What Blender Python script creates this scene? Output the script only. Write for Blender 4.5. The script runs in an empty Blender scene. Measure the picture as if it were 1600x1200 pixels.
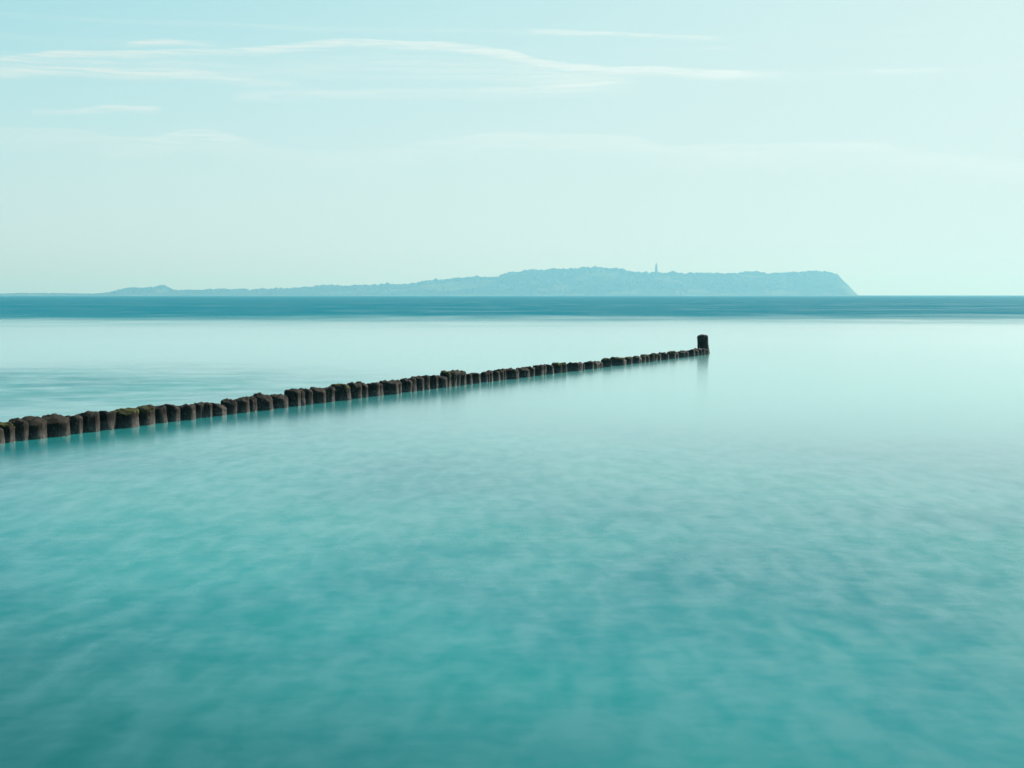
import bpy, bmesh, math, random
from mathutils import Vector, Matrix, noise

R = math.radians
scene = bpy.context.scene
C = scene.collection

# ------------------------------------------------------------------ camera
FPX, CX, CY, HOR = 2200.0, 800.0, 600.0, 461.0      # photograph pixels (1600 x 1200)
CAM_H = 1.7
PITCH = math.atan((CY - HOR) / FPX)
cam_data = bpy.data.cameras.new('camera')
cam = bpy.data.objects.new('camera', cam_data)
C.objects.link(cam)
cam.location = (0, 0, CAM_H)
cam.rotation_euler = (R(90) - PITCH, 0, 0)
cam_data.sensor_width = 36.0
cam_data.lens = 36.0 * FPX / 1600.0
cam_data.clip_start = 0.1
cam_data.clip_end = 60000
scene.camera = cam

def ray(px, py):
    x, y, z = (px - CX) / FPX, (CY - py) / FPX, -1.0
    c, s = math.cos(-PITCH), math.sin(-PITCH)
    # camera looks along +Y, tilted down by PITCH
    fy, fz = -z, y
    return Vector((x, fy * c - fz * s, fy * s + fz * c)).normalized()

def on_water(px, py):
    d = ray(px, py)
    t = -CAM_H / d.z
    return Vector((d.x * t, d.y * t, 0.0))

def az_el(px, py):
    d = ray(px, py)
    return math.atan2(d.x, d.y), math.asin(d.z)

# ------------------------------------------------------------------ light
SUN_AZ, SUN_EL = R(44), R(33)
EXPOSURE = 1.0                        # photograph exposed bright
EV = 2 ** EXPOSURE
SKY_STRENGTH = 0.10
SKY_TOP = (0.735, 0.905, 0.890)       # the bright veiled sky runs into a soft shoulder, channel by channel
SKY_KNEE = (0.0440, 0.0310, 0.0205)
sun_data = bpy.data.lights.new('sun', 'SUN')
sun_data.energy = 4.8
sun_data.angle = R(0.6)
sun_data.color = (1.0, 0.92, 0.83)
sun = bpy.data.objects.new('sun', sun_data)
C.objects.link(sun)
sun_dir = Vector((math.sin(SUN_AZ) * math.cos(SUN_EL), math.cos(SUN_AZ) * math.cos(SUN_EL), math.sin(SUN_EL)))
sun.rotation_euler = sun_dir.to_track_quat('Z', 'Y').to_euler()
sun.location = (30, 30, 40)

scene.view_settings.view_transform = 'Standard'
scene.view_settings.look = 'None'
scene.view_settings.exposure = EXPOSURE
scene.view_settings.gamma = 1.0
scene.view_settings.use_curve_mapping = False
scene.cycles.use_denoising = True
scene.cycles.max_bounces = 6
scene.cycles.volume_bounces = 1
scene.cycles.sample_clamp_indirect = 6.0

class NT:
    """small helper that adds and wires shader nodes"""
    def __init__(self, tree):
        self.t = tree
        tree.nodes.clear()
    def n(self, kind, **kw):
        nd = self.t.nodes.new(kind)
        for k, v in kw.items():
            setattr(nd, k, v)
        return nd
    def put(self, sock, v):
        if isinstance(v, bpy.types.NodeSocket):
            self.t.links.new(v, sock)
        else:
            sock.default_value = v
    def math(self, op, a, b=0.0, c=None, clamp=False):
        nd = self.n('ShaderNodeMath', operation=op, use_clamp=clamp)
        self.put(nd.inputs[0], a)
        self.put(nd.inputs[1], b)
        if c is not None:
            self.put(nd.inputs[2], c)
        return nd.outputs[0]
    def vmath(self, op, a, b=None):
        nd = self.n('ShaderNodeVectorMath', operation=op)
        self.put(nd.inputs[0], a)
        if b is not None:
            self.put(nd.inputs[1], b)
        return nd.outputs['Value'] if op in ('DOT_PRODUCT', 'LENGTH') else nd.outputs[0]
    def xyz(self, x, y, z):
        nd = self.n('ShaderNodeCombineXYZ')
        self.put(nd.inputs[0], x); self.put(nd.inputs[1], y); self.put(nd.inputs[2], z)
        return nd.outputs[0]
    def sep(self, v):
        nd = self.n('ShaderNodeSeparateXYZ')
        self.put(nd.inputs[0], v)
        return nd.outputs
    def range(self, v, a, b, c=0.0, d=1.0, smooth=True):
        nd = self.n('ShaderNodeMapRange')
        nd.interpolation_type = 'SMOOTHSTEP' if smooth else 'LINEAR'
        nd.clamp = True
        self.put(nd.inputs[0], v)
        for i, q in zip((1, 2, 3, 4), (a, b, c, d)):
            self.put(nd.inputs[i], q)
        return nd.outputs[0]
    def noise(self, vec, scale=1.0, detail=3.0, rough=0.5, dist=0.0):
        nd = self.n('ShaderNodeTexNoise')
        self.put(nd.inputs['Vector'], vec)
        nd.inputs['Scale'].default_value = scale
        nd.inputs['Detail'].default_value = detail
        nd.inputs['Roughness'].default_value = rough
        nd.inputs['Distortion'].default_value = dist
        return nd.outputs[0]
    def mix(self, f, a, b):
        nd = self.n('ShaderNodeMix', data_type='RGBA')
        self.put(nd.inputs[0], f)
        self.put(nd.inputs[6], a if isinstance(a, bpy.types.NodeSocket) else (*a, 1))
        self.put(nd.inputs[7], b if isinstance(b, bpy.types.NodeSocket) else (*b, 1))
        return nd.outputs[2]
    def curve(self, v, pts):
        nd = self.n('ShaderNodeFloatCurve')
        self.put(nd.inputs['Value'], v)
        cm = nd.mapping
        cu = cm.curves[0]
        while len(cu.points) > 2:
            cu.points.remove(cu.points[1])
        pts = sorted(pts)
        cu.points[0].location = pts[0]
        cu.points[1].location = pts[-1]
        for p in pts[1:-1]:
            cu.points.new(*p)
        for p in cu.points:
            p.handle_type = 'AUTO_CLAMPED'
        cm.extend = 'HORIZONTAL'
        cm.update()
        return nd.outputs[0]

# ------------------------------------------------------------------ sky with thin cirrus
world = bpy.data.worlds.new('World')
scene.world = world
world.use_nodes = True
w = NT(world.node_tree)
sky = w.n('ShaderNodeTexSky', sky_type='NISHITA')
sky.sun_disc = False
sky.sun_elevation = SUN_EL
sky.sun_rotation = SUN_AZ
sky.altitude = 0
sky.air_density = 1.0
sky.dust_density = 1.0
sky.ozone_density = 1.0
raw = w.sep(sky.outputs[0])
def shoulder(k):
    x = raw[k] if k < 2 else w.math('ADD', w.math('MULTIPLY', raw[1], 0.6), w.math('MULTIPLY', raw[2], 0.4))
    x2 = w.math('POWER', w.math('MULTIPLY', x, SKY_STRENGTH), 2.5)
    return w.math('MULTIPLY', w.math('DIVIDE', x2, w.math('ADD', x2, SKY_KNEE[k])), SKY_TOP[k] / SKY_STRENGTH / EV)
tint = w.xyz(shoulder(0), shoulder(1), shoulder(2))
co = w.n('ShaderNodeTexCoord').outputs['Generated']
sx, sy, sz = w.sep(co)[0:3]
AZ = w.math('ARCTAN2', sx, sy)
EL = w.math('ARCSINE', sz)
A0, A1 = -0.44, 0.44
ELM = 0.25
U = w.range(AZ, A0, A1, 0, 1, smooth=False)
warp_vec = w.xyz(w.math('MULTIPLY', AZ, 9.0), w.math('MULTIPLY', EL, 60.0), 0.3)
wn = w.noise(warp_vec, 1.0, 3.0, 0.55)
ELW = w.math('ADD', EL, w.math('MULTIPLY', w.math('SUBTRACT', wn, 0.5), 0.0075))
fib_vec = w.xyz(w.math('MULTIPLY', AZ, 16.0), w.math('MULTIPLY', ELW, 620.0), 1.7)
fib = w.noise(fib_vec, 1.0, 5.0, 0.65, 0.3)
gap = w.noise(w.xyz(w.math('MULTIPLY', AZ, 22.0), w.math('MULTIPLY', EL, 130.0), 4.2), 1.0, 3.0, 0.6, 0.5)
fib2 = w.math('MULTIPLY', w.range(fib, 0.34, 0.60, 0.3, 1.15), w.range(gap, 0.30, 0.56, 0.6, 1.1))
PX = 1.0 / FPX
STREAKS = [   # centre line in photograph pixels with opacity; soft edge above and below in pixels
    ([(-60, 97, .5), (0, 92, .55), (50, 86, .6), (90, 81, .7), (200, 81, .6), (330, 77, .6), (420, 71, .6), (500, 64, .75), (560, 62, .85),
      (640, 66, .8), (700, 68, .8), (750, 73, .9), (800, 81, 1), (850, 94, 1), (920, 103, 1), (1000, 109, .9), (1060, 111, .95), (1150, 112, .8), (1200, 112, .5), (1240, 112, 0)], 4, 17),
    ([(330, 112, 0), (450, 106, .22), (600, 104, .26), (760, 110, .3), (880, 120, .4), (950, 128, .35), (1010, 132, 0)], 34, 30),
    ([(-60, 100, .3), (100, 98, .3), (300, 102, .25), (480, 108, 0)], 20, 24),
    ([(195, 68, 0), (225, 66, .6), (280, 66, .6), (340, 69, 0)], 4, 9),
    ([(-60, 112, .5), (0, 113, .55), (100, 110, .6), (200, 114, .6), (300, 117, .5), (400, 126, .4), (480, 133, 0)], 14, 16),
    ([(360, 147, 0), (420, 144, .35), (600, 145, .3), (800, 142, .45), (880, 136, .55), (940, 130, .6), (985, 126, 0)], 9, 18),
    ([(40, 171, 0), (70, 171, .25), (105, 172, .3), (170, 167, .5), (210, 167, .5), (255, 169, 0)], 4, 11),
    ([(-60, 198, 0.25), (0, 200, 0.25), (130, 203, 0.22), (180, 215, 0.25), (240, 214, 0.31), (280, 205, 0.37), (310, 203, 0.37), (370, 213, 0.31), (420, 229, 0.19),
      (520, 238, 0.19), (620, 231, 0.22), (670, 219, 0.28), (800, 211, 0.31), (900, 211, 0.31), (980, 214, 0.31), (1060, 231, 0.25), (1150, 229, 0.31), (1300, 226, 0.34),
      (1370, 224, 0.31), (1400, 231, 0.28), (1460, 240, 0.25), (1600, 255, 0.22), (1660, 262, 0.19)], 4, 48),
    ([(820, 46, 0), (850, 47, .6), (900, 50, .6), (950, 51, .6), (975, 53, .3), (1000, 54, .6), (1080, 56, .6), (1130, 57, 0)], 3, 8),
    ([(1360, 111, 0), (1385, 110, .8), (1430, 108, .8), (1475, 108, 0)], 3, 7),
    ([(1285, 114, 0), (1300, 114, .4), (1320, 113, 0)], 2, 4),
    ([(1090, 75, 0), (1115, 74, .35), (1145, 74, 0)], 3, 5),
]
dens = None
for pts, up, dn in STREAKS:
    line, env = [], []
    for (px, py, op) in pts:
        a, e = az_el(px, py)
        u = (a - A0) / (A1 - A0)
        line.append((u, e / ELM)); env.append((u, op))
    c = w.math('MULTIPLY', w.curve(U, line), ELM)
    op = w.curve(U, env)
    t = w.math('SUBTRACT', ELW, c)
    a = w.range(t, 0.0, up * PX, 1, 0)
    b = w.range(t, -dn * PX, 0.0, 0, 1)
    d = w.math('MULTIPLY', w.math('MULTIPLY', a, b), op)
    d = w.math('MULTIPLY', d, fib2)
    dens = d if dens is None else w.math('MAXIMUM', dens, d)
# the same thin cirrus goes on over the rest of the sky, on a level sheet overhead
zc = w.math('MAXIMUM', sz, 0.03)
sheet = w.xyz(w.math('DIVIDE', sx, zc), w.math('MULTIPLY', w.math('DIVIDE', sy, zc), 2.2), 0.0)
gen = w.noise(sheet, 0.55, 5.0, 0.55, 0.6)
gen = w.range(gen, 0.52, 0.80, 0.0, 0.35)
gen = w.math('MULTIPLY', gen, w.range(sz, 0.18, 0.30, 0.0, 1.0))
dens = w.math('MAXIMUM', dens, gen)
dens = w.math('MINIMUM', w.math('MULTIPLY', dens, 1.25), 0.9)
lum = w.vmath('DOT_PRODUCT', tint, (0.1, 0.5, 0.4))
cloud_c = w.vmath('SCALE', (0.86, 1.0, 0.97)); w.put(world.node_tree.nodes[-1].inputs['Scale'], w.math('MULTIPLY', lum, 1.15))
final = w.mix(dens, tint, cloud_c)
bg = w.n('ShaderNodeBackground')
w.put(bg.inputs[0], final)
bg.inputs[1].default_value = SKY_STRENGTH
wo = w.n('ShaderNodeOutputWorld')
w.put(wo.inputs[0], bg.outputs[0])

# ------------------------------------------------------------------ helpers
def tag(o, label=None, cat=None, group=None, kind=None):
    for k, v in (('label', label), ('category', cat), ('group', group), ('kind', kind)):
        if v:
            o[k] = v
    return o

def link(name, me, mat, parent=None, smooth=True):
    o = bpy.data.objects.new(name, me)
    C.objects.link(o)
    if mat and not me.materials:
        me.materials.append(mat)
    if smooth:
        me.polygons.foreach_set('use_smooth', [True] * len(me.polygons))
    if parent:
        o.parent = parent
    return o

def mesh(name, v, f):
    me = bpy.data.meshes.new(name)
    me.from_pydata(v, [], f)
    me.update()
    return me

def lathe(prof, seg=12, z_caps=True):
    v, f = [], []
    for r, z in prof:
        for k in range(seg):
            a = 2 * math.pi * k / seg
            v.append((r * math.cos(a), r * math.sin(a), z))
    for i in range(len(prof) - 1):
        for k in range(seg):
            k2 = (k + 1) % seg
            f.append((i * seg + k, i * seg + k2, (i + 1) * seg + k2, (i + 1) * seg + k))
    f.append(tuple(range(seg))[::-1])
    f.append(tuple((len(prof) - 1) * seg + k for k in range(seg)))
    return v, f

def material(name):
    m = bpy.data.materials.new(name)
    m.use_nodes = True
    return m, NT(m.node_tree)

def simple(name, col, rough=0.8, var=0.25, scale=0.2):
    m, t = material(name)
    pos = t.n('ShaderNodeNewGeometry').outputs['Position']
    nz = t.noise(pos, scale, 4.0, 0.6)
    c = t.mix(nz, tuple(x * (1 - var) for x in col), tuple(x * (1 + var) for x in col))
    b = t.n('ShaderNodeBsdfPrincipled')
    t.put(b.inputs['Base Color'], c)
    b.inputs['Roughness'].default_value = rough
    b.inputs['Specular IOR Level'].default_value = 0.5 if rough < 0.5 else 0.05
    o = t.n('ShaderNodeOutputMaterial')
    t.put(o.inputs[0], b.outputs[0])
    return m

# ------------------------------------------------------------------ sea
def sea_material():
    m, t = material('sea_water')
    geo = t.n('ShaderNodeNewGeometry')
    P = geo.outputs['Position']
    x, y, z = t.sep(P)[0:3]
    # distance from the shore, its contours wandering a little
    big = t.noise(t.xyz(t.math('MULTIPLY', x, 0.035), t.math('MULTIPLY', y, 0.05), 0.0), 1.0, 3.0, 0.5)
    med = t.noise(t.xyz(t.math('MULTIPLY', x, 0.10), t.math('MULTIPLY', y, 0.16), 4.0), 1.0, 3.0, 0.55)
    yy = t.math('MULTIPLY', y, t.math('ADD', 0.80, t.math('MULTIPLY', big, 0.40)))
    # ripple slope by zone: open wind-ruffled sea, calm strip, ripples inshore
    far = t.math('POWER', t.range(yy, 32.0, 132.0), 3.0)
    near = t.range(t.math('ADD', yy, t.math('MULTIPLY', x, 0.35)), 8.0, 23.0, 1.0, 0.0)
    near = t.math('MULTIPLY', near, t.range(x, -9.0, 7.0, 0.96, 1.04))
    dx = t.math('DIVIDE', t.math('ADD', x, 9.5), 8.5)
    dy = t.math('DIVIDE', t.math('SUBTRACT', y, 25.0), 12.0)
    rr = t.math('SQRT', t.math('ADD', t.math('MULTIPLY', dx, dx), t.math('MULTIPLY', dy, dy)))
    left = t.math('MULTIPLY', t.range(rr, 0.2, 1.15, 1.0, 0.0), t.range(med, 0.3, 0.6, 0.45, 1.0))
    # wind streaks and cat's paws
    streak = t.noise(t.xyz(t.math('MULTIPLY', x, 0.8), t.math('MULTIPLY', y, 1.0), 2.0), 1.0, 3.0, 0.6)
    paw = t.noise(t.xyz(t.math('MULTIPLY', x, 5.2), t.math('MULTIPLY', y, 2.1), 9.0), 1.0, 2.5, 0.5, 0.3)
    pawb = t.noise(t.xyz(t.math('MULTIPLY', x, 0.8), t.math('MULTIPLY', y, 0.45), 5.0), 1.0, 2.0, 0.5)
    fine = t.noise(t.xyz(t.math('MULTIPLY', x, 6.0), t.math('MULTIPLY', y, 10.0), 3.0), 1.0, 2.0, 0.5)
    fs1 = t.noise(t.xyz(t.math('MULTIPLY', x, 0.16), t.math('MULTIPLY', y, 0.07), 2.0), 1.0, 2.0, 0.6)
    fs2 = t.noise(t.xyz(t.math('MULTIPLY', x, 0.02), t.math('MULTIPLY', y, 0.05), 6.0), 1.0, 3.0, 0.6)
    sm = t.math('ADD', t.math('ADD', t.math('MULTIPLY', paw, 0.56), t.math('MULTIPLY', pawb, 0.24)), t.math('MULTIPLY', fine, 0.20))
    pw = t.range(sm, 0.37, 0.63, 0.45, 1.55, smooth=False)
    st = t.range(streak, 0.3, 0.7, 0.4, 1.6, smooth=False)
    fs = t.range(t.math('ADD', t.math('MULTIPLY', fs1, 0.5), t.math('MULTIPLY', fs2, 0.5)), 0.36, 0.64, 0.65, 1.35, smooth=False)
    s = t.math('MULTIPLY', t.math('ADD', t.math('MULTIPLY', near, 0.120), t.range(y, 4.5, 12.0, 0.12, 0.0)), pw)
    s = t.math('MAXIMUM', s, t.math('MULTIPLY', t.math('MULTIPLY', left, 0.15), st))
    s = t.math('ADD', s, t.math('MULTIPLY', t.math('MULTIPLY', far, 0.44), fs))
    s = t.math('ADD', s, 0.006)
    # reflectance of a sea surface whose ripples have mean slope s
    nv = t.vmath('DOT_PRODUCT', geo.outputs['Incoming'], geo.outputs['Normal'])
    nv = t.math('ABSOLUTE', nv)
    ce = t.math('SQRT', t.math('ADD', t.math('MULTIPLY', nv, nv), t.math('MULTIPLY', s, s)))
    ce = t.math('MINIMUM', ce, 1.0)
    F = t.math('POWER', t.math('SUBTRACT', 1.0, ce), 5.0)
    F = t.math('ADD', 0.02, t.math('MULTIPLY', F, 0.98))
    rough = t.math('ADD', 0.15, t.math('MULTIPLY', s, 0.25))
    rough = t.math('MINIMUM', rough, 0.26)
    gl = t.n('ShaderNodeBsdfGlossy')
    gl.distribution = 'MULTI_GGX'
    gl.inputs['Color'].default_value = (1, 1, 1, 1)
    t.put(gl.inputs['Roughness'], rough)
    # light scattered back out of the shallow turquoise water over pale sand
    sand = t.noise(t.xyz(t.math('MULTIPLY', x, 0.28), t.math('MULTIPLY', y, 0.22), 7.0), 1.0, 3.0, 0.55)
    body = t.mix(t.range(sand, 0.35, 0.65), (0.0015, 0.150, 0.164), (0.004, 0.188, 0.184))
    near_left_mask = t.math('MULTIPLY', t.range(t.math('ADD', y, t.math('MULTIPLY', x, 0.9)), 2.5, 7.5, 1.0, 0.0), t.range(y, 5.0, 12.0, 1.0, 0.0))
    body = t.mix(t.math('MULTIPLY', near_left_mask, 0.75), body, (0.001, 0.050, 0.050))      # body colour darker towards the near left
    bar = t.math('MULTIPLY', t.range(yy, 14.0, 26.0), t.range(yy, 50.0, 100.0, 1.0, 0.0))
    bar = t.math('MULTIPLY', bar, t.math('SUBTRACT', 1.0, t.range(rr, 0.5, 1.5, 1.0, 0.0)))
    body = t.mix(bar, body, (0.03, 0.30, 0.27))                                    # calm strip's sky reflection brightened by painting the body colour lighter
    body = t.mix(far, body, (0.0004, 0.132, 0.170))
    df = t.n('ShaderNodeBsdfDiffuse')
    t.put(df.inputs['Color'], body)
    mx = t.n('ShaderNodeMixShader')
    t.put(mx.inputs[0], F)
    t.put(mx.inputs[1], df.outputs[0])
    t.put(mx.inputs[2], gl.outputs[0])
    out = t.n('ShaderNodeOutputMaterial')
    t.put(out.inputs[0], mx.outputs[0])
    return m

SEA = 12000.0
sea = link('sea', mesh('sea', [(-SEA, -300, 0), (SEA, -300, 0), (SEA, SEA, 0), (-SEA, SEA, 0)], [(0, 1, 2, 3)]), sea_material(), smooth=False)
tag(sea, 'calm turquoise sea with ruffled darker water towards the horizon', 'sea', kind='structure')

# ------------------------------------------------------------------ island
DIST = 4500.0
SKYLINE = [(-300, 459), (-150, 458.5), (0, 459), (30, 458.5), (90, 458), (150, 459), (176, 458), (185, 454.5), (200, 451), (222, 450), (235, 449.5), (247, 448), (258, 447),
           (263, 447.5), (268, 452), (272, 454.5), (276, 454), (290, 454), (320, 452.5), (345, 452), (370, 453), (385, 452), (395, 453.5), (410, 451), (440, 450.5), (478, 450),
           (490, 450), (497, 447.5), (510, 446.5), (525, 446.5), (532, 448), (545, 447.5), (575, 446.5), (600, 444.5), (640, 444), (655, 442.5), (662, 440.5),
           (690, 439), (702, 436), (735, 433.5), (760, 434.5), (780, 432.5), (786, 428.5), (805, 425), (830, 423), (870, 421), (900, 420), (912, 418.5), (935, 418),
           (955, 420), (968, 420), (985, 426), (1005, 425.5), (1015, 424), (1040, 425), (1060, 428), (1075, 429), (1100, 427.5), (1140, 427.5), (1165, 425.5),
           (1185, 425.5), (1200, 427), (1220, 427), (1226, 426), (1245, 426.5), (1262, 424), (1275, 423.5), (1300, 426.5), (1307, 427.5), (1313, 435), (1320, 441.5),
           (1330, 451.5), (1339, 461)]
def skyline(px):
    if px <= SKYLINE[0][0]: return SKYLINE[0][1]
    for (a, ya), (b, yb) in zip(SKYLINE, SKYLINE[1:]):
        if px <= b:
            return ya + (yb - ya) * (px - a) / (b - a)
    return 463.0
def ridge_h(X):
    px = CX + X / DIST * FPX
    return (HOR - skyline(px)) / FPX * DIST + CAM_H
def shore_y(X):
    return 4150 + 45 * noise.noise(Vector((X / 260.0, 3.1, 0))) + 12 * noise.noise(Vector((X / 60.0, 7.7, 0)))
def tree_h(X):
    px = CX + X / DIST * FPX
    h = ridge_h(X)
    if px > 1306: return 0.8
    if px > 1285: return 3.0
    return max(0.6, min(6.5, h * 0.35))
def land(X, Y):
    k = max(0.0, min(1.0, (X - 500) / 400))
    Xe = X + 0.26 * (DIST - Y) * k * k * (3 - 2 * k)       # the cliff coast runs back to the north-east
    h = max(0.0, ridge_h(Xe) - tree_h(Xe) * 0.9)
    s = shore_y(X)
    if Y < s:
        return -1.0
    if Y < DIST:
        t = (Y - s) / (DIST - s)
        g = 0.06 * min(1.0, t * 9) + 0.94 * (t * t * (3 - 2 * t)) ** 1.15
        g = min(1.0, g)
        wob = 1 + 0.16 * noise.noise(Vector((X / 170.0, Y / 120.0, 1.0))) * (1 - t)
        return max(0.3, h * g * wob * (Y / DIST if t < 1 else 1))
    t = (Y - DIST) / 420.0
    if t >= 1:
        return -1.0
    return h * (1 - t * t * (3 - 2 * t)) * (1 - t * 0.2) - 0.5 * t

def island_material():
    m, t = material('island_ground')
    P = t.n('ShaderNodeNewGeometry').outputs['Position']
    N = t.n('ShaderNodeNewGeometry').outputs['Normal']
    a = t.noise(P, 0.006, 3.0, 0.5)
    b = t.noise(P, 0.05, 4.0, 0.6)
    field = t.range(a, 0.46, 0.56)
    c = t.mix(field, (0.016, 0.028, 0.011), (0.075, 0.100, 0.036))
    c = t.mix(t.math('MULTIPLY', b, 0.5), c, (0.05, 0.06, 0.03))
    nz = t.sep(N)[2]
    cliff = t.range(nz, 0.35, 0.7, 1.0, 0.0)
    c = t.mix(cliff, c, (0.06, 0.055, 0.038))
    bs = t.n('ShaderNodeBsdfPrincipled')
    t.put(bs.inputs['Base Color'], c)
    bs.inputs['Roughness'].default_value = 0.95
    bs.inputs['Specular IOR Level'].default_value = 0.0
    o = t.n('ShaderNodeOutputMaterial')
    t.put(o.inputs[0], bs.outputs[0])
    return m

XS = [-2300 + i * 8.0 for i in range(int((1120 + 2300) / 8) + 1)]
YS = [4060 + 20 * j for j in range(45)]
v, f = [], []
for X in XS:
    for Y in YS:
        hz = land(X, Y)
        if hz > 1.0:
            hz += 1.2 * noise.noise(Vector((X / 23.0, Y / 23.0, 5.0)))
        v.append((X, Y, hz))
nY = len(YS)
for i in range(len(XS) - 1):
    for j in range(nY - 1):
        q = (i * nY + j, (i + 1) * nY + j, (i + 1) * nY + j + 1, i * nY + j + 1)
        if max(v[k][2] for k in q) > -0.9:
            f.append(q)
island = link('island', mesh('island', v, f), island_material())
tag(island, 'long low hazy island rising to a hill with a steep cliff end', 'island', kind='structure')

leaf_far = simple('distant_foliage', (0.018, 0.032, 0.012), 0.95, 0.2, 0.08)
rnd = random.Random(7)
def blob(seed, sub=1):
    bm = bmesh.new()
    bmesh.ops.create_icosphere(bm, subdivisions=sub, radius=1.0)
    for q in bm.verts:
        q.co *= 1 + 0.38 * noise.noise(q.co * 1.7 + Vector((seed * 3.1, seed, 0)))
        if q.co.z < -0.3:
            q.co.z = -0.3 + (q.co.z + 0.3) * 0.35
    vs = [tuple(q.co) for q in bm.verts]
    fs = [tuple(q.index for q in ff.verts) for ff in bm.faces]
    bm.free()
    return vs, fs
BL = [blob(k) for k in range(7)]
V, F = [], []
def add_blob(x, y, z, rx, rz):
    vs, fs = BL[rnd.randrange(7)]
    a = rnd.random() * 6.28
    ca, sa = math.cos(a), math.sin(a)
    o = len(V)
    for (p, q, r_) in vs:
        V.append((x + rx * (p * ca - q * sa), y + rx * (p * sa + q * ca), z + rz * r_))
    F.extend(tuple(k + o for k in ff) for ff in fs)
# along the crest
X = -2250.0
while X < 1025:
    h = ridge_h(X)
    th = tree_h(X)
    px = CX + X / DIST * FPX
    clear = 1008 < px < 1045
    if h > 3 and not clear:
        for k in range(2):
            Y = DIST + rnd.uniform(-30, 12)
            r_ = th * rnd.uniform(0.5, 1.25) * (1.0 + 0.45 * noise.noise(Vector((X / 38.0, 0.5, 9.0))))
            add_blob(X + rnd.uniform(-4, 4), Y, land(X, Y) + r_ * 0.35, r_ * rnd.uniform(0.9, 1.5), r_ * rnd.uniform(0.75, 1.05))
    elif rnd.random() < 0.8:
        Y = 4300 + rnd.uniform(-100, 100)
        r_ = rnd.uniform(1.3, 3.6)
        add_blob(X, Y, max(0.3, land(X, Y)) + r_ * 0.3, r_ * 2.2, r_)
    X += rnd.uniform(3.0, 7.0) * (1.0 if h > 12 else 1.6)
# woods and hedges over the slope that faces the water
made = 0
while made < 6000:
    X = rnd.uniform(-2200, 1010)
    Y = rnd.uniform(4170, 4490)
    hz = land(X, Y)
    if hz < 0.8:
        continue
    wood = noise.noise(Vector((X / 210.0, Y / 95.0, 2.2)))
    if wood < -0.08 and rnd.random() > 0.06:
        continue
    r_ = rnd.uniform(2.6, 5.5) * min(1.0, 0.4 + hz / 25)
    add_blob(X, Y, hz + r_ * 0.3, r_ * rnd.uniform(0.9, 1.5), r_ * rnd.uniform(0.7, 1.1))
    made += 1
woods = link('woodland', mesh('woodland', V, F), leaf_far)
tag(woods, 'woods and scrub covering the hazy island as one mass', 'woodland', kind='stuff')

bark_far = simple('distant_bark', (0.07, 0.05, 0.035), 0.95, 0.2, 0.5)
def far_tree(name, px, py_base, Y, height, width, label, lean=0.0):
    X = (px - CX) / FPX * Y
    base = max(0.3, land(X, Y)) - 0.3
    root = bpy.data.objects.new(name, None)
    C.objects.link(root)
    root.location = (X, Y, base)
    tag(root, label, 'tree', 'single trees standing out on the island')
    tv, tf = lathe([(height * 0.045, -0.5), (height * 0.035, height * 0.25), (height * 0.02, height * 0.6)], 7)
    tv = [(a + lean * c, b, c) for a, b, c in tv]
    link('trunk', mesh('trunk', tv, tf), bark_far, root)
    cv, cf = [], []
    q = random.Random(int(px))
    for k in range(16):
        vs, fs = BL[q.randrange(7)]
        zz = q.uniform(0.42, 0.86) * height
        sp = width * 0.34 * (1 - abs(zz / height - 0.58) * 1.3)
        ox, oy = q.uniform(-sp, sp) + lean * zz, q.uniform(-sp, sp)
        r_ = width * q.uniform(0.16, 0.26)
        o = len(cv)
        cv.extend((ox + r_ * a, oy + r_ * b, zz + r_ * c * 0.85) for a, b, c in vs)
        cf.extend(tuple(i + o for i in ff) for ff in fs)
    link('crown', mesh('crown', cv, cf), leaf_far, root)
    return root
far_tree('pine_tree', 994, 425, 4490, 9, 8, 'small leaning pine alone on the island crest beside the lighthouse', 0.55)
far_tree('broadleaf_tree', 833, 456, 4240, 22, 26, 'large round tree on the low fields below the wooded hill')
far_tree('broadleaf_tree', 859, 456, 4240, 16, 14, 'slim tree next to the large round tree on the low fields')
far_tree('broadleaf_tree', 606, 446, 4485, 13, 13, 'bushy tree sticking up from the gentle rise of the island crest')
far_tree('broadleaf_tree', 570, 448, 4485, 11, 13, 'rounded tree on the low crest near the small buoy')
far_tree('broadleaf_tree', 912, 420, 4490, 10, 9, 'short tree poking above the highest wooded hilltop')
far_tree('broadleaf_tree', 1164, 428, 4490, 10, 12, 'squat tree on the crest between lighthouse and cliff')

# ------------------------------------------------------------------ lighthouse
white_paint = simple('lighthouse_render', (0.20, 0.17, 0.14), 0.8, 0.1, 0.3)
red_paint = simple('lantern_red', (0.32, 0.06, 0.04), 0.5, 0.1, 0.3)
dark_glass = simple('lantern_glass', (0.05, 0.07, 0.08), 0.15, 0.1, 0.3)
grey_stone = simple('gallery_stone', (0.25, 0.24, 0.22), 0.8, 0.1, 0.3)
LX = (1024.6 - CX) / FPX * 4480
lz = land(LX, 4480)
lh = bpy.data.objects.new('lighthouse', None)
C.objects.link(lh)
lh.location = (LX, 4480, lz - 0.5)
tag(lh, 'tall pale lighthouse tower with domed lantern on the island hill', 'lighthouse')
LS = (105.0 - (lz - 0.5)) / 29.4
def part(name, prof, mat, seg=12, parent=lh, off=(0, 0, 0)):
    vv, ff = lathe([(r_ * LS, z_ * LS) for r_, z_ in prof], seg)
    o = link(name, mesh(name, vv, ff), mat, parent, smooth=False)
    o.location = off
    return o
part('plinth', [(5.2, 0), (5.2, 3.4), (4.7, 3.8)], grey_stone, 12)
tower = part('tower', [(4.3, 3.8), (3.5, 9), (2.9, 16), (2.5, 21.0)], white_paint, 12)
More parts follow.
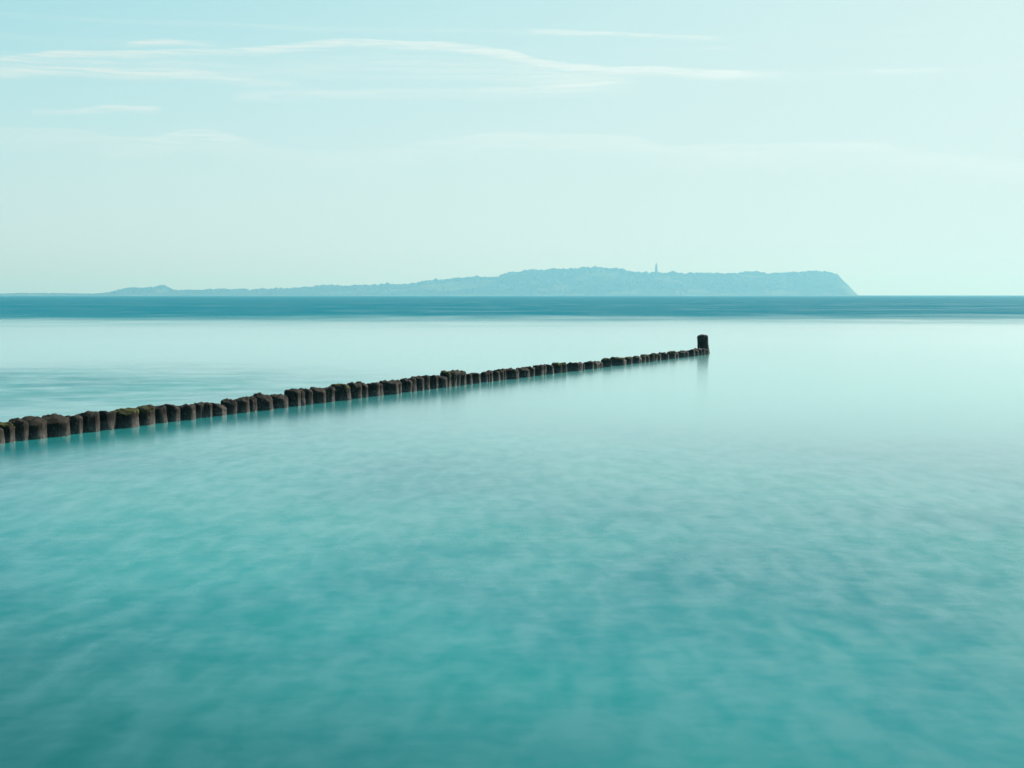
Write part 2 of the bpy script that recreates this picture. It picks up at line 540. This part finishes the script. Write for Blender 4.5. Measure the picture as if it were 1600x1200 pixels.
gal = part('gallery', [(2.5, 21.0), (3.7, 21.7), (3.7, 22.2), (1.9, 22.25)], grey_stone, 12)
rail_v, rail_f = lathe([(r_ * LS, z_ * LS) for r_, z_ in ((3.55, 23.25), (3.65, 23.25), (3.65, 23.4), (3.55, 23.4))], 16)
link('railing', mesh('railing', rail_v, rail_f), red_paint, gal, smooth=False)
part('lantern_room', [(1.8, 22.25), (1.8, 25.0)], dark_glass, 10)
roof = part('lantern_roof', [(2.2, 25.0), (2.0, 25.5), (1.3, 26.6), (0.5, 27.4), (0.15, 27.6)], red_paint, 12)
part('finial', [(0.22, 27.6), (0.22, 29.2), (0.05, 29.4)], red_paint, 6, roof)
for zz in (8, 13, 18):
    bm = bmesh.new()
    bmesh.ops.create_cube(bm, size=1.0)
    for q in bm.verts:
        q.co = Vector((q.co.x * 0.9, q.co.y * 0.5, q.co.z * 1.6))
    me = bpy.data.meshes.new('window'); bm.to_mesh(me); bm.free()
    o = link('window', me, dark_glass, tower, smooth=False)
    o.location = (0, (-(4.3 - (zz - 3.8) * 0.105) + 0.1) * LS, zz * LS)

# ------------------------------------------------------------------ buoy far out
buoy_paint = simple('buoy_paint', (0.04, 0.05, 0.05), 0.6, 0.2, 2.0)
bx = (559.3 - CX) / FPX * 2300
buoy = bpy.data.objects.new('spar_buoy', None)
C.objects.link(buoy)
buoy.location = (bx, 2300, 0)
tag(buoy, 'tiny dark spar buoy on the water in front of the island', 'buoy')
bv, bf = lathe([(0.9, -0.5), (1.0, 0.3), (0.7, 0.8), (0.35, 1.1)], 12)
link('float', mesh('float', bv, bf), buoy_paint, buoy)
bv, bf = lathe([(0.35, 1.1), (0.28, 2.3), (0.2, 2.6)], 10)
link('spar', mesh('spar', bv, bf), buoy_paint, buoy)
bv, bf = lathe([(0.1, 2.6), (0.6, 2.65), (0.05, 3.5)], 10)
link('topmark', mesh('topmark', bv, bf), buoy_paint, buoy)

# ------------------------------------------------------------------ groyne of wooden piles
def pile_material():
    m, t = material('weathered_wet_oak')
    geo = t.n('ShaderNodeNewGeometry')
    P = geo.outputs['Position']
    x, y, z = t.sep(P)[0:3]
    grain = t.noise(t.xyz(t.math('MULTIPLY', x, 55.0), t.math('MULTIPLY', y, 55.0), t.math('MULTIPLY', z, 7.0)), 1.0, 5.0, 0.65, 0.4)
    blot = t.noise(P, 16.0, 4.0, 0.6)
    fine = t.noise(P, 85.0, 3.0, 0.6)
    c = t.mix(t.range(grain, 0.35, 0.65), (0.0025, 0.0023, 0.0018), (0.025, 0.0215, 0.0155))
    c = t.mix(t.range(blot, 0.56, 0.68, 0.0, 0.6), c, (0.09, 0.082, 0.050))     # dry lichen and algae
    nz = t.sep(geo.outputs['Normal'])[2]
    top = t.math('MULTIPLY', t.range(nz, 0.45, 0.9), t.range(blot, 0.40, 0.55, 0.25, 0.9))
    c = t.mix(top, c, (0.032, 0.028, 0.018))
    # barnacles and salt on the splash band above the water
    band = t.range(t.math('ADD', z, t.math('MULTIPLY', t.math('SUBTRACT', blot, 0.5), 0.18)), 0.01, 0.09, 1.0, 0.0)
    barn = t.math('MULTIPLY', band, t.range(fine, 0.54, 0.66))
    c = t.mix(t.math('MULTIPLY', barn, 0.8), c, (0.26, 0.26, 0.23))
    wet = t.range(z, 0.02, 0.16, 1.0, 0.0)
    bmp = t.n('ShaderNodeBump')
    t.put(bmp.inputs['Height'], t.math('ADD', grain, t.math('MULTIPLY', fine, 0.5)))
    bmp.inputs['Strength'].default_value = 0.9
    bmp.inputs['Distance'].default_value = 0.02
    b = t.n('ShaderNodeBsdfPrincipled')
    t.put(b.inputs['Base Color'], c)
    t.put(b.inputs['Roughness'], t.math('SUBTRACT', 0.75, t.math('MULTIPLY', wet, 0.35)))
    t.put(b.inputs['Specular IOR Level'], t.math('ADD', 0.06, t.math('MULTIPLY', wet, 0.25)))
    t.put(b.inputs['Normal'], bmp.outputs[0])
    o = t.n('ShaderNodeOutputMaterial')
    t.put(o.inputs[0], b.outputs[0])
    return m
def moss_material():
    m, t = material('green_moss')
    P = t.n('ShaderNodeNewGeometry').outputs['Position']
    a = t.noise(P, 22.0, 4.0, 0.6)
    f2 = t.noise(P, 120.0, 3.0, 0.6)
    c = t.mix(t.range(a, 0.35, 0.65), (0.008, 0.010, 0.004), (0.075, 0.078, 0.020))
    bmp = t.n('ShaderNodeBump')
    t.put(bmp.inputs['Height'], f2)
    bmp.inputs['Strength'].default_value = 1.0
    bmp.inputs['Distance'].default_value = 0.015
    b = t.n('ShaderNodeBsdfPrincipled')
    t.put(b.inputs['Base Color'], c)
    b.inputs['Roughness'].default_value = 0.9
    b.inputs['Specular IOR Level'].default_value = 0.08
    t.put(b.inputs['Normal'], bmp.outputs[0])
    o = t.n('ShaderNodeOutputMaterial')
    t.put(o.inputs[0], b.outputs[0])
    return m
PILE = pile_material()
MOSS = moss_material()

# right-hand edge and top of each pile in photograph pixels; m = moss on top
TRACE = [(-52, 668), (-24, 665), (6, 664), (21, 661, 'm'), (42, 656), (73, 652.5), (108, 649.5), (128, 649), (155, 643.5), (178, 642), (216, 640, 'm'), (242, 636, 'm'), (261, 634), (280, 632),
         (306, 632), (314, 630), (318.5, 629), (331, 629), (353, 630.5), (369.5, 624), (389, 622), (401.5, 620), (427, 617), (449.5, 616), (470, 608.5), (477, 608),
         (488.5, 607), (508, 605.5), (523, 605), (548, 601.5, 'm'), (566, 598), (575, 598), (594, 598), (599, 597.5), (623, 595), (628, 594), (644, 592), (651, 590.5),
         (663, 588), (672, 587), (684, 587), (699, 587), (706, 581, 'm'), (713.5, 580), (719, 579.5), (729, 580), (738.5, 584), (751, 583), (762, 581.5), (765.5, 581),
         (770.5, 580), (781, 579), (787, 578, 'm'), (791, 577), (810.5, 576), (828, 575), (836, 573.5), (849.5, 570.5), (853.5, 570.5), (865, 569.5), (877.5, 568, 'm'),
         (886, 568, 'm'), (910, 567), (914, 566), (927, 565), (935, 565.5), (938.5, 565), (942.5, 564.5), (955, 560.5, 'm'), (978.5, 559, 'm'), (988, 558.5, 'm'),
         (999.5, 557.5), (1003, 557), (1009, 557), (1015, 554.5, 'm'), (1022.5, 554, 'm'), (1027, 552.5), (1032.5, 552.5), (1045, 551), (1056, 549.5, 'm'), (1061, 549.5),
         (1070.5, 549), (1075, 548), (1086, 546.5), (1091.5, 545.5), (1097, 544.5), (1102, 544.5), (1106, 545)]
LA, LB = on_water(42, 686), on_water(1106, 553.2)
LD = (LB - LA).normalized()
def line_at_px(px, off):
    """point on the row whose edge 'off' metres to the right falls on picture column px"""
    d = ray(px, 600)
    n = Vector((d.y, -d.x, 0)).normalized()          # right of the sight line
    # (LA + LD*t + n*off) lies on the sight line from the camera: cross product zero
    a = LA + n * off
    t = -(a.x * d.y - a.y * d.x) / (LD.x * d.y - LD.y * d.x)
    return LA + LD * t, t
def base_y(px):
    return 686 - 0.125 * (px - 42)
tr = [(q[0], q[1], len(q) > 2) for q in TRACE]
rad, pos = [], []
for i, (px, py, mo) in enumerate(tr):
    prev = tr[i - 1][0] if i else px - 30
    p = on_water(px, base_y(px))
    ppm = FPX / p.length
    vis = (px - prev) / ppm
    rad.append(max(0.115, min(0.19, vis * 0.64)))
for it in range(6):
    pos = [line_at_px(px, r_) for (px, py, mo), r_ in zip(tr, rad)]
    for i in range(len(tr)):
        gap = []
        if i: gap.append((pos[i][1] - pos[i - 1][1]) * (rad[i] / (rad[i] + rad[i - 1])))
        if i < len(tr) - 1: gap.append((pos[i + 1][1] - pos[i][1]) * (rad[i] / (rad[i] + rad[i + 1])))
        g = min(gap) * 1.7
        rad[i] = max(0.06, min(rad[i], 0.5 * rad[i] + 0.5 * g)) if g < rad[i] else rad[i]

def pile_mesh(seed, r, h, tall=False, gap=1.0, depth=0.7):
    q = random.Random(seed)
    seg = 26
    ox = q.uniform(0, 50)
    tilt = (q.uniform(-0.16, 0.16), q.uniform(-0.16, 0.16))
    ell = q.uniform(0.88, 1.0)
    ang = q.uniform(0, 3.14)
    dome = q.uniform(0.002, 0.022)
    rings = []
    nz = 16 if tall else 9
    for k in range(nz + 1):
        z = -depth if k == 0 else -0.06 + (h - 0.034 * min(1, r / 0.12) + 0.06) * (k - 1) / (nz - 1)
        rings.append((1.0, z))
    sh = 0.034 * min(1, r / 0.12)
    for a in (25, 50, 72):
        rings.append((1 - 0.26 * (1 - math.cos(R(a))), h - sh + sh * math.sin(R(a))))
    rings += [(0.70, h + dome * 0.4), (0.45, h + dome * 0.8), (0.2, h + dome)]
    v, f = [], []
    top0 = nz + 1
    for k, (rr, z) in enumerate(rings):
        for s in range(seg):
            a = 2 * math.pi * s / seg
            ca, sa = math.cos(a), math.sin(a)
            groove = noise.noise(Vector((ca * 3.2 + ox, sa * 3.2, z * 1.6))) * 0.12 + noise.noise(Vector((ca * 8 + ox, sa * 8, z * 5.0))) * 0.07
            groove -= 0.10 * max(0.0, noise.noise(Vector((ca * 5 + ox, sa * 5, 9.0))) - 0.25)
            lump = noise.noise(Vector((ca * 1.3, sa * 1.3 + ox, z * 3.5))) * 0.10
            taper = 1.0 + 0.05 * max(0, (0.3 - z)) - (0.02 if not tall else 0.0)
            rad_ = r * rr * (1 + groove + lump) * taper
            x, y = rad_ * ca, rad_ * sa * ell
            x, y = x * math.cos(ang) - y * math.sin(ang), x * math.sin(ang) + y * math.cos(ang)
            zz = z
            if k >= top0 - 3 and z > 0:
                wgt = 1.0 if k >= top0 else 0.5
                zz += wgt * (x * tilt[0] + y * tilt[1]) * 1.3 + 0.032 * wgt * noise.noise(Vector((x * 15 + ox, y * 17, 3.0))) + 0.012 * wgt * noise.noise(Vector((x * 45 + ox, y * 45, 1.0)))
                if tall and k >= top0:
                    zz += 0.03 * noise.noise(Vector((x * 28 + ox, y * 28, 6.0)))
            v.append((x, y, zz))
    n = len(rings)
    for k in range(n - 1):
        for s in range(seg):
            s2 = (s + 1) % seg
            f.append((k * seg + s, k * seg + s2, (k + 1) * seg + s2, (k + 1) * seg + s))
    f.append(tuple(range(seg))[::-1])
    f.append(tuple((n - 1) * seg + s for s in range(seg)))
    return v, f, (top0, n, seg)

def moss_mesh(v, info, seed):
    """a ragged cushion of moss lying on the top rings and hanging over the shoulder"""
    top0, n, seg = info
    q = random.Random(seed + 900)
    a0 = q.uniform(0, 50)
    first = top0 - 1
    vv, ff, keep = [], [], {}
    for k in range(first, n):
        for s in range(seg):
            x, y, z = v[k * seg + s]
            l = math.hypot(x, y) or 1
            up = 0.012 + 0.010 * noise.noise(Vector((x * 30 + a0, y * 30, 2)))
            edge = 0 if k == first else 1
            vv.append((x * (1 + 0.05 * edge), y * (1 + 0.05 * edge), z + (up if k > first else -0.004)))
    m = n - first
    for k in range(m - 1):
        for s in range(seg):
            s2 = (s + 1) % seg
            x, y, z = vv[k * seg + s]
            if k < 3 and noise.noise(Vector((math.cos(s * 6.2832 / seg) * 1.2 + a0, math.sin(s * 6.2832 / seg) * 1.2, k * 0.3))) < 0.08:
                continue
            ff.append((k * seg + s, k * seg + s2, (k + 1) * seg + s2, (k + 1) * seg + s))
    ff.append(tuple((m - 1) * seg + s for s in range(seg)))
    return vv, ff

ONES = ['', 'first', 'second', 'third', 'fourth', 'fifth', 'sixth', 'seventh', 'eighth', 'ninth', 'tenth', 'eleventh', 'twelfth', 'thirteenth', 'fourteenth', 'fifteenth',
        'sixteenth', 'seventeenth', 'eighteenth', 'nineteenth']
TENS = ['', '', 'twenty', 'thirty', 'forty', 'fifty', 'sixty', 'seventy', 'eighty', 'ninety']
TENTH = ['', '', 'twentieth', 'thirtieth', 'fortieth', 'fiftieth', 'sixtieth', 'seventieth', 'eightieth', 'ninetieth']
def ordinal(k):
    if k < 20: return ONES[k]
    return TENTH[k // 10] if k % 10 == 0 else TENS[k // 10] + '-' + ONES[k % 10]

N = len(tr)
heights = []
for i, (px, py, mo) in enumerate(tr):
    p = pos[i][0]
    d = ray(px - rad[i] * FPX / p.length, py)
    dist = math.hypot(p.x, p.y) + rad[i] * 0.7
    h = CAM_H + d.z / math.hypot(d.x, d.y) * dist
    heights.append(max(0.06, h - 0.012))
for i, (px, py, mo) in enumerate(tr):
    p, r_, h = pos[i][0], rad[i], heights[i]
    v, f, info = pile_mesh(i * 17 + 3, r_ * 1.03, h)
    o = link('groyne_pile', mesh('groyne_pile', v, f), PILE)
    o.location = (p.x, p.y, 0)
    lean = random.Random(i + 40)
    o.rotation_euler = (lean.uniform(-0.06, 0.06), lean.uniform(-0.06, 0.06), 0)
    nb = [heights[j] for j in (i - 1, i + 1) if 0 <= j < N]
    rel = h - sum(nb) / len(nb)
    look = 'broad' if r_ > 0.155 else 'narrow' if r_ < 0.11 else 'stout'
    if mo: look += ' moss-topped'
    elif rel > 0.03: look += ' taller'
    elif rel < -0.03: look += ' sunken'
    else: look += ' weathered'
    tag(o, '%s wooden pile of the groyne, %s from its tall end post' % (look, ordinal(N - i)), 'pile', 'low wooden piles of the groyne')
    if mo:
        mv, mf = moss_mesh(v, info, i)
        link('moss_cap', mesh('moss_cap', mv, mf), MOSS, o)

# the tall post that ends the row
pe = on_water(1100.5, 552.2)
hp = CAM_H + ray(1099, 524.5).z / math.hypot(ray(1099, 524.5).x, ray(1099, 524.5).y) * pe.length
re_ = 8.3 / FPX * pe.length
v, f, info = pile_mesh(991, re_, hp, tall=True)
vv = []
for (x, y, z) in v:                       # thicker foot, slight lean to the left
    k = max(0.0, z) / hp
    g = 1.10 - 0.10 * k
    if k < 0.3: g += 0.05 * (0.3 - k) / 0.3
    vv.append((x * g - 0.045 * k, y * g, z))
post = link('groyne_end_post', mesh('groyne_end_post', vv, f), PILE)
post.location = (pe.x, pe.y + 0.12, 0)
tag(post, 'tall dark wooden post standing at the seaward end of the groyne', 'post')

# ------------------------------------------------------------------ haze in the air
def haze():
    m, t = material('sea_haze')
    pv = t.n('ShaderNodeVolumePrincipled')
    ext = (0.000124, 0.000248, 0.000350)       # extinction per metre: blue light scatters most
    alb = (0.465, 0.635, 0.610)
    D = 0.00042
    c = [e * a / D for e, a in zip(ext, alb)]
    ab = [max(0.0, 1 - (e * (1 - a) / D) / (1 - cc)) ** 2 for e, a, cc in zip(ext, alb, c)]
    pv.inputs['Color'].default_value = (*c, 1)
    pv.inputs['Absorption Color'].default_value = (*ab, 1)
    pv.inputs['Density'].default_value = D
    pv.inputs['Anisotropy'].default_value = 0.22
    o = t.n('ShaderNodeOutputMaterial')
    t.put(o.inputs['Volume'], pv.outputs[0])
    x0, x1, y0, y1, z0, z1 = -12500, 12500, -800, 12500, -3, 125
    v = [(x, y, z) for z in (z0, z1) for x, y in ((x0, y0), (x1, y0), (x1, y1), (x0, y1))]
    f = [(3, 2, 1, 0), (4, 5, 6, 7), (0, 1, 5, 4), (1, 2, 6, 5), (2, 3, 7, 6), (3, 0, 4, 7)]
    o = link('haze', mesh('haze', v, f), m, smooth=False)
    tag(o, 'thin pale blue haze over the sea', 'haze', kind='stuff')
haze()
